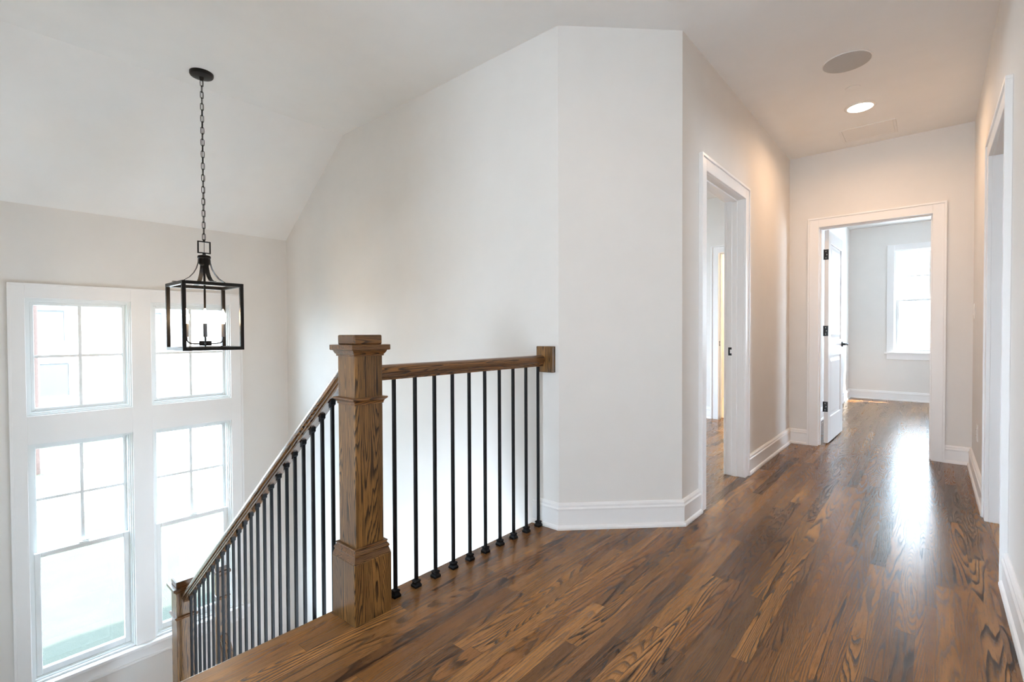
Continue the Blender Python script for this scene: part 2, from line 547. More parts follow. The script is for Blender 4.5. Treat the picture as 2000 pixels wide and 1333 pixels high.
struct('wall_back', bm, 'wall', 'back wall behind the camera with an unseen low opening shaped to light the hall', 'wall')
bm = B(); holes(bm, 'X', -1.862, -1.742, -3.1, YN - TH, ZB, ZC + 0.02, [(-2.6, -1.0, 0.7, 2.25)])  # opening added to bring daylight onto the right wall
struct('wall_loft', bm, 'wall', 'wall beside the top of the stairs behind the camera, with an opening added for light', 'wall')
bm = B(); prism(bm, [(XW, ZB), (-1.742, ZB), (-1.742, ZC + 0.02), (XC, ZC + 0.02), (XW, ZW + 0.02)], YN - TH, YN, 'XZ')
struct('wall_stair_side', bm, 'wall', 'near side wall of the stairwell', 'wall')
bm = B(); box(bm, -0.72, -0.60, YN, YW, ZB, -0.26)
struct('wall_lower', bm, 'wall', 'wall under the upstairs hall at the foot of the stairs', 'wall')
# left bedroom and its bathroom
bm = B()
box(bm, XW, AX - 0.05, YW + TH, YW + TH + 0.02, 0, ZC)
holes(bm, 'Y', 6.15, 6.27, XW, XL - TH, 0, ZC + 0.02, [(-1.995, -1.26, -1, HO + 0.02)])
struct('wall_left_bedroom', bm, 'wall', 'far wall of the left bedroom with the bathroom doorway', 'wall')
bm = B()
box(bm, -3.12, -3.0, 6.27, 8.2, 0, ZC + 0.02); box(bm, -3.12, -1.14, 8.2, 8.32, 0, ZC + 0.02)
struct('wall_bathroom', bm, 'wall', 'bathroom walls glowing warm beyond the left bedroom', 'wall')
# far bedroom
YB = 9.55
bm = B()
box(bm, -1.14, -1.02, YE + TH, YB, 0, ZC + 0.02)
struct('wall_bedroom_left', bm, 'wall', 'left wall of the far bedroom behind the open door', 'wall')
BW = (-0.445, 0.395, 0.75, 2.315)
bm = B()
holes(bm, 'Y', YB, YB + 0.15, -1.14, 2.62, 0, ZC + 0.02, [BW])
struct('wall_bedroom_back', bm, 'wall', 'cool lit back wall of the far bedroom with a window', 'wall')
bm = B()
holes(bm, 'X', 2.5, 2.62, YE + TH, YB, 0, ZC + 0.02, [(6.3, 7.2, 0.75, 2.1)])
box(bm, XR + TH, 3.5, YE, YE + TH, 0, ZC + 0.02)
struct('wall_bedroom_right', bm, 'wall', 'right wall of the far bedroom', 'wall')
bm = B()
holes(bm, 'X', 3.5, 3.62, 1.1, YE, 0, ZC + 0.02, [(3.0, 3.85, 0.8, 2.2)])
box(bm, XR + TH, 3.5, 1.0, 1.1, 0, ZC + 0.02)
struct('wall_side_room', bm, 'wall', 'walls of the room behind the right hand doorway', 'wall')

# ceilings
bm = B()
prism(bm, [(XW, ZW), (XC, ZC), (-1.5, ZC), (-1.5, ZC + 0.15), (XC - 0.1, ZC + 0.15), (XW, ZW + 0.25)], YN - TH, YW, 'XZ')
prism(bm, [(-1.5, YN - TH), (XR, YN - TH), (XR, YE), (XL, YE), (XL, BY), (XL - 0.05, BY), (AX, AY + 0.05), (AX, YW), (-1.5, YW)], ZC, ZC + 0.15)
box(bm, -1.742, XR, -3.1, YN - TH, ZC, ZC + 0.15)
struct('ceiling', bm, 'ceil', 'white ceiling of the hall, sloping down above the stairwell windows', 'ceiling')
bm = B()
prism(bm, [(XW, YW + TH), (AX - 0.05, YW + TH), (XL - TH, BY + 0.05), (XL - TH, 6.15), (XW, 6.15)], ZC, ZC + 0.15); box(bm, -3.1, -1.14, 6.27, 8.3, ZC, ZC + 0.15)
struct('ceiling_left_bedroom', bm, 'ceil', 'white ceiling of the left bedroom', 'ceiling')
bm = B()
box(bm, -1.10, 2.6, YE + TH, YB, ZC, ZC + 0.15); box(bm, XR + TH, 3.6, 1.0, YE, ZC, ZC + 0.15)
struct('ceiling_far_bedroom', bm, 'ceil', 'white ceiling of the far bedroom', 'ceiling')
bm = B()
prism(bm, [(-0.6, 2.90), (7.2, 2.90), (7.2, 2.96), (3.6, 3.60), (-0.6, 2.96)], -5.25, -1.0, 'YZ')
struct('roof', bm, 'roof', 'gable roof over the front of the house', 'roof')

# ------------------------------------------------------------------ trim: baseboards, casings, jambs
BASE = [(0, 0), (0.028, 0), (0.028, 0.010), (0.024, 0.019), (0.017, 0.024), (0.017, 0.104), (0.021, 0.107), (0.021, 0.113),
        (0.015, 0.120), (0.015, 0.131), (0.009, 0.139), (0.004, 0.142), (0, 0.142)]
CW = 0.088
def baseboard(name, path, side, label):
    bm = B(); sweep(bm, path, BASE, side)
    o = struct(name, bm, 'trim', label, 'baseboard'); return o
baseboard('baseboard_diagonal', [(-1.702, YW), (AX, AY), (BX, BY), (BX, YJ1 - CW)], -1, 'white baseboard wrapping the angled wall beside the railing')
baseboard('baseboard_left', [(XL, YJ2 + CW), (XL, YE), (EX2 - CW, YE)], -1, 'white baseboard from the left doorway to the hall corner')
baseboard('baseboard_end', [(EX3 + CW, YE), (XR, YE), (XR, RY2 + CW)], -1, 'white baseboard right of the bedroom doorway turning the corner')
baseboard('baseboard_right', [(XR, RY1 - CW), (XR, -3.1)], -1, 'white baseboard along the near right wall')
baseboard('baseboard_bedroom', [(-1.02, YE + TH + 0.1), (-1.02, YB), (2.5, YB)], -1, 'white baseboard along the far bedroom walls')
baseboard('baseboard_left_bedroom', [(XW, 6.15), (-2.065, 6.15)], -1, 'white baseboard in the left bedroom beside its bathroom door')

TRIM_N = [0]
def casing(axis, face, sgn, a0, a1, ztop, depth, label, floor_z=0.0, sill=None, both=True):
    """Door frame: jamb lining, stop and mitred flat casing with an outer band. face = wall face, sgn = side that faces the hall."""
    TRIM_N[0] += 1
    bm = B()
    def bx(p0, p1, d0, d1, z0, z1):
        if axis == 'X': box(bm, d0, d1, p0, p1, z0, z1)
        else: box(bm, p0, p1, d0, d1, z0, z1)
    back = face - sgn * depth
    for f, s in ((face, sgn), (back, -sgn)):
        for lo, hi, olo, ohi in ((a0 - CW, a0, a0 - CW, a0 - CW + 0.016), (a1, a1 + CW, a1 + CW - 0.016, a1 + CW)):
            ilo, ihi = (ohi, hi) if olo == lo else (lo, olo)
            bx(ilo, ihi, f, f + s * 0.017, 0, ztop + CW - 0.016)
            bx(olo, ohi, f, f + s * 0.025, 0, ztop + CW - 0.016)
        bx(a0, a1, f, f + s * 0.017, ztop, ztop + CW - 0.016)
        bx(a0 - CW, a1 + CW, f, f + s * 0.025, ztop + CW - 0.016, ztop + CW)
    lo_d, hi_d = min(face, back), max(face, back)
    bx(a0 - 0.02, a0, lo_d, hi_d, 0, ztop); bx(a1, a1 + 0.02, lo_d, hi_d, 0, ztop)
    bx(a0 - 0.02, a1 + 0.02, lo_d, hi_d, ztop, ztop + 0.02)
    s0, s1 = face - sgn * (depth * 0.5 - 0.018), face - sgn * (depth * 0.5 + 0.018)
    if sill is not None: s0, s1 = sill
    bx(a0, a0 + 0.011, s0, s1, 0, ztop); bx(a1 - 0.011, a1, s0, s1, 0, ztop); bx(a0 + 0.011, a1 - 0.011, s0, s1, ztop - 0.011, ztop)
    return tag(obj('trim_%d' % TRIM_N[0], bm, 'trim', None, 0.0015, seg=1), label, 'door frame', None, 'structure')

def strike(parent, cx, cy, cz, n):
    """Black strike plate with its latch hole, flat against a face with normal n ('-Y' or '+X')."""
    b1, b2 = B(), B()
    if n == '-Y':
        box(b1, cx - 0.017, cx + 0.017, cy - 0.003, cy, cz - 0.03, cz + 0.03)
        box(b2, cx - 0.004, cx + 0.010, cy - 0.0042, cy - 0.0029, cz - 0.014, cz + 0.014)
    else:
        box(b1, cx, cx + 0.003, cy - 0.017, cy + 0.017, cz - 0.03, cz + 0.03)
        box(b2, cx + 0.0029, cx + 0.0042, cy - 0.004, cy + 0.010, cz - 0.014, cz + 0.014)
    s = obj('strike_plate', b1, 'black_hw', parent, 0.004)
    obj('latch_hole', b2, 'trim', s)

t = casing('X', XL, 1, YJ1, YJ2, HO, TH, 'white door frame of the left hall doorway with a black strike plate')
strike(t, XL - 0.088, YJ2, 0.925, '-Y')
casing('Y', YE, -1, EX2, EX3, HO, TH, 'white door frame around the bedroom doorway at the hall end', sill=(YE + 0.045, YE + 0.08))
casing('X', XR, -1, RY1, RY2, HO, TH, 'white door frame of the doorway in the right wall')
t = casing('Y', 6.15, -1, -1.975, -1.28, HO, TH, 'white bathroom door frame seen through the left doorway')
strike(t, -1.975, 6.19, 0.93, '+X')

# window casing: one flat field around the four stairwell windows, stool and apron
bm = B()
x0, x1 = XW, XW + 0.019
Y0, Y1, ZT, ZS = 0.250, 1.738, 1.432, -1.405
box(bm, x0, x1, Y0, 0.337, ZS, ZT); box(bm, x0, x1, 0.928, 1.055, ZS, ZT); box(bm, x0, x1, 1.640, Y1, ZS, ZT)
for a, b in ((0.337, 0.928), (1.055, 1.640)):
    box(bm, x0, x1, a, b, 1.330, ZT); box(bm, x0, x1, a, b, 0.300, 0.500)
box(bm, x1, XW + 0.027, Y0, Y0 + 0.016, ZS, ZT - 0.016); box(bm, x1, XW + 0.027, Y1 - 0.016, Y1, ZS, ZT - 0.016)
box(bm, x1, XW + 0.027, Y0, Y1, ZT - 0.016, ZT)
o = tag(obj('trim_5', bm, 'trim', None, 0.0015, seg=1), 'wide white casing field around the four stairwell windows', 'window trim', None, 'structure')
bm = B(); box(bm, XW - 0.02, XW + 0.055, Y0 - 0.03, Y1 + 0.03, ZS - 0.03, ZS)
obj('stool', bm, 'trim', o, 0.006)
bm = B(); box(bm, XW, XW + 0.022, Y0 - 0.01, Y1 + 0.01, ZS - 0.115, ZS - 0.03); box(bm, XW, XW + 0.030, Y0 - 0.01, Y1 + 0.01, ZS - 0.128, ZS - 0.108)
obj('apron', bm, 'trim', o, 0.003)
# far bedroom window casing
bm = B()
a0, a1, z0, z1 = BW
box(bm, a0 - CW, a0, YB - 0.019, YB, z0, z1 + CW); box(bm, a1, a1 + CW, YB - 0.019, YB, z0, z1 + CW)
box(bm, a0, a1, YB - 0.019, YB, z1, z1 + CW)
box(bm, a0 - CW - 0.03, a1 + CW + 0.03, YB - 0.05, YB + 0.02, z0 - 0.025, z0)
box(bm, a0 - CW, a1 + CW, YB - 0.019, YB, z0 - 0.115, z0 - 0.025)
tag(obj('trim_6', bm, 'trim', None, 0.0015, seg=1), 'white casing and sill around the far bedroom window', 'window trim', None, 'structure')

# ------------------------------------------------------------------ windows
def window(n, label, axis, face, out, a0, a1, z0, z1, double):
    """face = inner wall face; out = +1/-1 direction of the outside along the wall normal."""
    W = thing('window_%d' % n, label, 'window', kind='structure',
              loc=((face, (a0 + a1) / 2, z0) if axis == 'X' else ((a0 + a1) / 2, face, z0)))
    off = -Vector(W.location)
    def add(name, bm, mat, par=W, bevel=0.0):
        if par is W:
            bmesh.ops.translate(bm, verts=bm.verts, vec=off)
        else:
            bmesh.ops.translate(bm, verts=bm.verts, vec=off)
        return obj(name, bm, mat, par, bevel, seg=1)
    D = lambda d: face + out * d
    bm = B()
    ring_rect(bm, axis, a0, a1, z0, z1, 0.010, D(-0.004), D(0.012))
    ring_rect(bm, axis, a0, a1, z0, z1, 0.019, D(0.012), D(0.030))
    ring_rect(bm, axis, a0, a1, z0, z1, 0.026, D(0.030), D(0.125))
    add('window_frame', bm, 'vinyl')
    i0, i1, j0, j1 = a0 + 0.026, a1 - 0.026, z0 + 0.026, z1 - 0.026
    def bars(par, p0, p1, q0, q1, d):
        bm = B(); c, e = (p0 + p1) / 2, (q0 + q1) / 2
        w = 0.010
        def bx(u0, u1, v0, v1):
            if axis == 'X': box(bm, D(d), D(d + 0.01), u0, u1, v0, v1)
            else: box(bm, u0, u1, D(d), D(d + 0.01), v0, v1)
        bx(c - w, c + w, q0, q1); bx(p0, c - w, e - w, e + w); bx(c + w, p1, e - w, e + w)
        add('muntin_cross', bm, 'vinyl', par)
    def pane(par, p0, p1, q0, q1, d):
        bm = B()
        if axis == 'X': box(bm, D(d), D(d + 0.003), p0, p1, q0, q1)
        else: box(bm, p0, p1, D(d), D(d + 0.003), q0, q1)
        add('glass_pane', bm, 'glass', par)
    if not double:
        bm = B(); ring_rect(bm, axis, i0, i1, j0, j1, 0.022, D(0.045), D(0.085))
        s = add('sash', bm, 'vinyl', W, 0.003)
        pane(s, i0 + 0.015, i1 - 0.015, j0 + 0.015, j1 - 0.015, 0.066)
        bars(s, i0 + 0.02, i1 - 0.02, j0 + 0.02, j1 - 0.02, 0.052)
    else:
        m = z0 + (z1 - z0) * double
        bm = B(); ring_rect(bm, axis, i0, i1, m - 0.016, j1, (0.022, 0.022, 0.034, 0.022), D(0.075), D(0.108))
        s = add('upper_sash', bm, 'vinyl', W, 0.003)
        pane(s, i0 + 0.015, i1 - 0.015, m + 0.01, j1 - 0.015, 0.092)
        bars(s, i0 + 0.02, i1 - 0.02, m + 0.018, j1 - 0.02, 0.080)
        bm = B(); ring_rect(bm, axis, i0, i1, j0, m + 0.016, (0.034, 0.034, 0.045, 0.034), D(0.036), D(0.072))
        s = add('lower_sash', bm, 'vinyl', W, 0.003)
        pane(s, i0 + 0.025, i1 - 0.025, j0 + 0.035, m - 0.012, 0.055)
        bm = B(); c = (a0 + a1) / 2
        if axis == 'X':
            box(bm, D(0.040), D(0.070), c - 0.03, c + 0.03, m + 0.0155, m + 0.024); box(bm, D(0.048), D(0.062), c - 0.012, c + 0.035, m + 0.0235, m + 0.032)
        else:
            box(bm, c - 0.03, c + 0.03, D(0.040), D(0.070), m + 0.0155, m + 0.024); box(bm, c - 0.012, c + 0.035, D(0.048), D(0.062), m + 0.0235, m + 0.032)
        add('sash_lock', bm, 'vinyl', s, 0.002)
    return W
window(1, 'upper left stairwell window with a cross of muntins', 'X', XW, -1, *WINS[0], 0)
window(2, 'upper right stairwell window behind the lantern', 'X', XW, -1, *WINS[1], 0)
window(3, 'tall lower left double-hung stairwell window', 'X', XW, -1, *WINS[2], 0.525)
window(4, 'tall lower right double-hung stairwell window behind the stair rail', 'X', XW, -1, *WINS[3], 0.525)
window(5, 'double-hung window in the far bedroom back wall', 'Y', YB, 1, *BW, 0.51)

# ------------------------------------------------------------------ far bedroom door
dr = thing('door_1', 'open white two panel bedroom door with black hinges and lever', 'door', (-0.738, 5.418, 0.012),
           (0, 0, math.radians(-1.6)), kind='structure')
DW, DH, DT = 0.79, 2.015, 0.035
bm = B()
st, z1_, z2_, z3_ = 0.112, 0.24, 0.82, 0.98                  # stile, bottom rail top, lock rail bottom / top
box(bm, -DT, 0, 0, st, 0, DH); box(bm, -DT, 0, DW - st, DW, 0, DH)
for q0, q1 in ((0, z1_), (z2_, z3_), (DH - 0.115, DH)):
    box(bm, -DT, 0, st, DW - st, q0, q1)
for q0, q1 in ((z1_, z2_), (z3_, DH - 0.115)):
    box(bm, -DT + 0.012, -0.012, st, DW - st, q0, q1)
    for sgn, x0 in ((1, -0.012), (-1, -DT + 0.012)):         # raised field with sloping sides
        e, f = 0.02, 0.05
        lo = [bm.verts.new((x0, y, z)) for y, z in ((st + e, q0 + e), (DW - st - e, q0 + e), (DW - st - e, q1 - e), (st + e, q1 - e))]
        hi = [bm.verts.new((x0 + sgn * 0.009, y, z)) for y, z in ((st + f, q0 + f), (DW - st - f, q0 + f), (DW - st - f, q1 - f), (st + f, q1 - f))]
        bm.faces.new(hi)
        for k in range(4): bm.faces.new((lo[k], lo[(k + 1) % 4], hi[(k + 1) % 4], hi[k]))
obj('door_leaf', bm, 'door', dr, 0.002, seg=1)
for hz in (0.345, 1.065, 1.785):
    b1, b2 = B(), B()
    box(b1, -0.031, -0.002, -0.0025, 0.0, hz - 0.048, hz + 0.048)
    lathe(b1, [(0.0065, hz - 0.048), (0.0065, hz + 0.048)], 10, -0.036, -0.006)
    h = obj('hinge', b1, 'black_hw', dr, 0.0, True)
    for dz in (-0.03, 0.0, 0.03):
        lathe(b2, [(0.004, -0.0035), (0.004, -0.0024)], 8, -0.024 + 0.008 * (dz == 0), hz + dz, 'Y')
    obj('screws', b2, 'nickel', h)
for sgn in (1, -1):
    bm = B(); xs = 0.0 if sgn == 1 else -DT
    lathe(bm, [(0.027, xs), (0.027, xs + sgn * 0.006), (0.022, xs + sgn * 0.010), (0.011, xs + sgn * 0.012), (0.010, xs + sgn * 0.045), (0.012, xs + sgn * 0.052)], 20, DW - 0.065, 0.925, 'X')
    tube(bm, [(xs + sgn * 0.048, DW - 0.065, 0.925), (xs + sgn * 0.052, DW - 0.10, 0.927), (xs + sgn * 0.050, DW - 0.14, 0.929), (xs + sgn * 0.044, DW - 0.18, 0.926)], [0.011, 0.010, 0.009, 0.007], 10)
    obj('lever_handle', bm, 'black_hw', dr, 0, True)

# ------------------------------------------------------------------ newel posts
def newel(loc, label, drop=0.0):
    n = thing('newel_post', label, 'newel post', loc, group='oak newel posts of the staircase')
    S, BH = 0.0590, 0.0790
    bm = B(); lathe(bm, [(BH, -drop), (BH, 0.227)], square=True)
    obj('base_block', bm, 'oak_z', n, 0.003)
    bm = B(); lathe(bm, [(0.0775, 0.2268), (0.0775, 0.230), (0.0715, 0.2495), (0.0745, 0.2515), (0.0745, 0.2560), (0.0665, 0.2690), (0.0695, 0.2705), (0.0695, 0.2760), (S - 0.001, 0.2765)], square=True)
    obj('base_moulding', bm, 'oak_y', n, 0.001)
    bm = B(); lathe(bm, [(S, 0.2), (S, 1.0)], square=True)
    obj('shaft', bm, 'oak_z', n, 0.003)
    bm = B(); lathe(bm, [(S, 0.803), (0.0620, 0.804), (0.0620, 0.809), (0.0650, 0.816), (0.0720, 0.822), (0.0735, 0.824), (0.0735, 0.829), (S - 0.001, 0.831)], square=True)
    obj('collar', bm, 'oak_y', n, 0.001)
    bm = B(); lathe(bm, [(S, 0.984), (0.0635, 0.985), (0.0635, 0.991), (0.0675, 0.995), (0.0715, 1.003), (0.0720, 1.006), (0.0800, 1.007), (0.0810, 1.010), (0.0810, 1.027), (0.0600, 1.0275)], square=True)
    obj('cap_moulding', bm, 'oak_y', n, 0.0012)
    bm = B(); lathe(bm, [(0.0595, 1.0270), (0.0595, 1.0640)], square=True)
    obj('cap_block', bm, 'oak_y', n, 0.006, seg=3)
    return n
newel((NX, NY, 0), 'large dark oak newel post in the foreground on the hall floor edge')
newel((LX, NY, LZ), 'lower oak newel post at the foot of the sloping stair rail', 0.14)
n3 = newel((LX2, LY2, LZ2), 'farther slimmer oak newel post on the half landing, seen between the balusters', ZL * -1 + LZ2 - 0.001)
n3.scale = (0.64, 0.64, 1.0)

# ------------------------------------------------------------------ railings
RAILP = [(-0.019, 0.0), (-0.019, 0.009), (-0.0235, 0.012), (-0.0235, 0.019), (-0.030, 0.025), (-0.031, 0.034), (-0.0305, 0.042),
         (-0.026, 0.0505), (-0.018, 0.0560), (-0.008, 0.0590), (0.008, 0.0590), (0.018, 0.0560), (0.026, 0.0505), (0.0305, 0.042),
         (0.031, 0.034), (0.030, 0.025), (0.0235, 0.019), (0.0235, 0.012), (0.019, 0.009), (0.019, 0.0)]
BW2 = 0.0066
def baluster_mesh(z0, z1):
    bm = B(); box(bm, -BW2, BW2, -BW2, BW2, z0, z1); return bm
def shoe_mesh(z):
    bm = B(); lathe(bm, [(0.0165, z), (0.0168, z + 0.009), (0.0135, z + 0.014), (0.0120, z + 0.018), (0.0120, z + 0.021), (0.0140, z + 0.024), (0.0140, z + 0.028), (0.0105, z + 0.0305), (0.0078, z + 0.0315)], square=True)
    return bm

g = thing('landing_railing', 'level oak railing with ten black balusters between newel and wall', 'railing', (-1.638, NY, 0))
bm = B()
y0, y1 = NY + 0.0585, YW - 0.018
pts = [(p, q + 0.8855) for p, q in RAILP]
prism(bm, [(p[0], p[1]) for p in pts], y0 - NY, y1 - NY, 'XZ')
obj('handrail', bm, 'oak_y', g, 0, True)
bm = B(); box(bm, -0.030, 0.087, y1 - NY - 0.003, YW - NY - 0.0005, 0.852, 0.995)
obj('wall_rosette', bm, 'oak_z', g, 0.003)
bal0 = None
for k in range(10):
    yy = 1.1643 + (2.1093 - 1.1643) * k / 9 - NY
    if bal0 is None:
        bal0 = obj('baluster', baluster_mesh(0.0, 0.890), 'iron', g, 0.0012, seg=1, loc=(0, yy, 0))
        obj('shoe', shoe_mesh(0.0005), 'iron', bal0, 0.0008, seg=1)
    else:
        c = copy_tree(bal0, g); c.location = (0, yy, 0)

# sloping stair rail: three balusters on every tread
SL = RISE / RUN
ANG = math.atan(SL)
s = thing('stair_railing', 'sloping oak handrail with black balusters going down the stairs', 'railing', (NX, NY, 0))
ZR0 = 0.889 - 0.0 - (0.0590 / math.cos(ANG))                 # underside of the rail at x = -1.84
def under(xx): return ZR0 + (xx + 1.832) * SL
def plumb_rail(run, s):
    """Rail along local X with plumb-cut ends, run measured level; s = slope sign."""
    bm = B(); ln = run / math.cos(ANG)
    lo = [bm.verts.new((-ln * (s > 0) + s * q * math.tan(ANG), p, q)) for p, q in RAILP]
    hi = [bm.verts.new((ln * (s < 0) + s * q * math.tan(ANG), p, q)) for p, q in RAILP]
    n = len(RAILP)
    bm.faces.new(lo[::-1]); bm.faces.new(hi)
    for i in range(n): bm.faces.new((lo[i], lo[(i + 1) % n], hi[(i + 1) % n], hi[i]))
    return bm
xa, xb = NX - 0.0585, LX + 0.0585
bm = plumb_rail(xa - xb, 1)
r = obj('handrail', bm, 'oak_x', s, 0, True, loc=(xa - NX, 0, under(xa)))
r.rotation_euler = (0, -ANG, 0)
xs = [-1.735 - RUN * (k + f) for k in range(8) for f in (1 / 6, 0.5, 5 / 6)]
xs = [v for v in xs if v < NX - 0.13 and v > LX + 0.075]
for v in xs:
    k = int((-1.735 - v) / RUN)
    zt = -RISE * (k + 1)
    b = obj('baluster', baluster_mesh(zt, under(v) + 0.012), 'iron', s, 0.0012, seg=1, loc=(v - NX, 0.0, 0))
    obj('shoe', shoe_mesh(zt + 0.0005), 'iron', b, 0.0008, seg=1)
    bm = B(); zz = under(v)
    d = 0.0105
    vb = []
    for lo in (-0.020, 0.001):
        vb.append([bm.verts.new((px_, py_, zz + px_ * SL + lo)) for px_, py_ in ((-d, -d), (d, -d), (d, d), (-d, d))])
    bm.faces.new(vb[0][::-1]); bm.faces.new(vb[1])
    for q in range(4): bm.faces.new((vb[0][q], vb[0][(q + 1) % 4], vb[1][(q + 1) % 4], vb[1][q]))
    obj('top_collar', bm, 'iron', b, 0.001, seg=1)
# lower flight rail
lr = thing('lower_stair_railing', 'lower oak stair rail descending from the farther landing newel', 'railing', (LX2, LY2, ZL))
x0r = 0.0385
bm = plumb_rail(1.3, -1)
r2 = obj('handrail', bm, 'oak_x', lr, 0, True, loc=(x0r, 0, 0.66)); r2.rotation_euler = (0, ANG, 0)
for k in range(5):
    for f in (1 / 6, 0.5, 5 / 6):
        v = -4.025 + RUN * (k + f) - LX2
        if v > 1.3 or v < 0.1: continue
        b = obj('baluster', baluster_mesh(-RISE * (k + 1), 0.66 - (v - x0r) * SL + 0.01), 'iron', lr, 0.0012, seg=1, loc=(v, 0, 0))
        obj('shoe', shoe_mesh(-RISE * (k + 1) + 0.0005), 'iron', b, 0.0008, seg=1)

# ------------------------------------------------------------------ lantern pendant
CX, CY = -3.50, 1.060
p = thing('lantern_pendant', 'black open cage lantern hanging on a long chain in front of the windows', 'pendant light', (CX, CY, ZC))
def PZ(z): return z - ZC
bm = B(); lathe(bm, [(0.066, 0.0), (0.066, PZ(2.706)), (0.062, PZ(2.699)), (0.045, PZ(2.694)), (0.014, PZ(2.692)), (0.012, PZ(2.680)), (0.006, PZ(2.672))], 32)
obj('canopy', bm, 'bronze', p, 0, True)
bm = B()
ztop, zbot, nl = 2.676, 1.668, 27
pitch = (ztop - zbot) / nl
for k in range(nl):
    zc = PZ(ztop - pitch * (k + 0.5)); hl = pitch * 0.5 + 0.0035; w = 0.0088
    pts = []
    for q in range(16):
        a = 2 * math.pi * q / 16
        u = w * math.cos(a); v = (hl - w) * (1 if math.sin(a) >= 0 else -1) * (1 if abs(math.sin(a)) > 1e-6 else 0) + w * math.sin(a)
        pts.append((u, 0, zc + v) if k % 2 else (0, u, zc + v))
    tube(bm, pts, 0.0021, 6, True)
obj('chain', bm, 'bronze', p, 0, True)
bm = B(); tube(bm, [(0.004, 0.003, PZ(2.68)), (0.0035, -0.003, PZ(2.3)), (0.004, 0.003, PZ(1.95)), (0, 0, PZ(1.57))], 0.0016, 6)
obj('cord', bm, 'black_hw', p, 0, True)
bm = B(); ring_rect(bm, 'X', -0.037, 0.037, PZ(1.582), PZ(1.660), 0.007, -0.005, 0.005)
lathe(bm, [(0.006, PZ(1.658)), (0.006, PZ(1.672))], 10)
obj('hanging_loop', bm, 'bronze', p, 0.001)
bm = B(); lathe(bm, [(0.008, PZ(1.584)), (0.010, PZ(1.574)), (0.034, PZ(1.568)), (0.037, PZ(1.560)), (0.037, PZ(1.554)), (0.030, PZ(1.548)), (0.030, PZ(1.515)), (0.024, PZ(1.508))], 24)
obj('hub', bm, 'bronze', p, 0, True)
HW = 0.169
ZT_, ZB_ = PZ(1.390), PZ(0.970)
arc = [(0.031, PZ(1.552)), (0.034, PZ(1.520)), (0.044, PZ(1.485)), (0.060, PZ(1.454)), (0.083, PZ(1.426)), (0.112, PZ(1.405)), (0.145, PZ(1.393)), (HW + 0.004, PZ(1.392))]
for k in range(4):
    bm = B(); a = math.pi / 2 * k
    lo, hi = [], []
    for r, z in arc:
        for sgn, lst in ((-1, lo), (1, hi)):
            u, v = r, sgn * 0.0125
            lst.append((u * math.cos(a) - v * math.sin(a), u * math.sin(a) + v * math.cos(a), z))
    n = len(arc)
    vl = [bm.verts.new(q) for q in lo]; vh = [bm.verts.new(q) for q in hi]
    vl2 = [bm.verts.new((q[0], q[1], q[2] + 0.003)) for q in lo]; vh2 = [bm.verts.new((q[0], q[1], q[2] + 0.003)) for q in hi]
    for i in range(n - 1):
        bm.faces.new((vl[i], vl[i + 1], vh[i + 1], vh[i])); bm.faces.new((vl2[i], vh2[i], vh2[i + 1], vl2[i + 1]))
        bm.faces.new((vl[i], vl2[i], vl2[i + 1], vl[i + 1])); bm.faces.new((vh[i], vh[i + 1], vh2[i + 1], vh2[i]))
    bm.faces.new((vl[0], vh[0], vh2[0], vl2[0])); bm.faces.new((vl[-1], vl2[-1], vh2[-1], vh[-1]))
    obj('curved_strap', bm, 'bronze', p, 0, True)
bm = B()
t_ = 0.0205
for zz in (ZT_, ZB_ + t_):
    box(bm, -HW, HW, -HW, -HW + t_, zz - t_, zz); box(bm, -HW, HW, HW - t_, HW, zz - t_, zz)
    box(bm, -HW, -HW + t_, -HW + t_, HW - t_, zz - t_, zz); box(bm, HW - t_, HW, -HW + t_, HW - t_, zz - t_, zz)
for sx in (-1, 1):
    for sy in (-1, 1):
        xa_, ya_ = sx * HW, sy * HW
        box(bm, xa_, xa_ - sx * t_, ya_, ya_ - sy * t_, ZB_ + t_, ZT_ - t_)
obj('cage_frame', bm, 'bronze', p, 0.001, seg=1)
bm = B(); tube(bm, [(0, 0, PZ(1.52)), (0, 0, PZ(1.03))], 0.0065, 10)
lathe(bm, [(0.004, PZ(0.982)), (0.008, PZ(0.986)), (0.005, PZ(0.994)), (0.006, PZ(1.0))], 12)
obj('stem', bm, 'bronze', p, 0, True)
rotc = math.atan2(CY, CX)
bm = B()
for k in range(2):
    a = rotc + math.pi / 2 * k
    u, v = (math.cos(a), math.sin(a)), (-math.sin(a), math.cos(a))
    vs = []
    for zz in (PZ(0.996), PZ(1.028)):
        vs.append([bm.verts.new((u[0] * i * 0.034 + v[0] * j * 0.012, u[1] * i * 0.034 + v[1] * j * 0.012, zz)) for i, j in ((-1, -1), (1, -1), (1, 1), (-1, 1))])
    bm.faces.new(vs[0][::-1]); bm.faces.new(vs[1])
    for q in range(4): bm.faces.new((vs[0][q], vs[0][(q + 1) % 4], vs[1][(q + 1) % 4], vs[1][q]))
obj('candle_hub', bm, 'bronze', p)
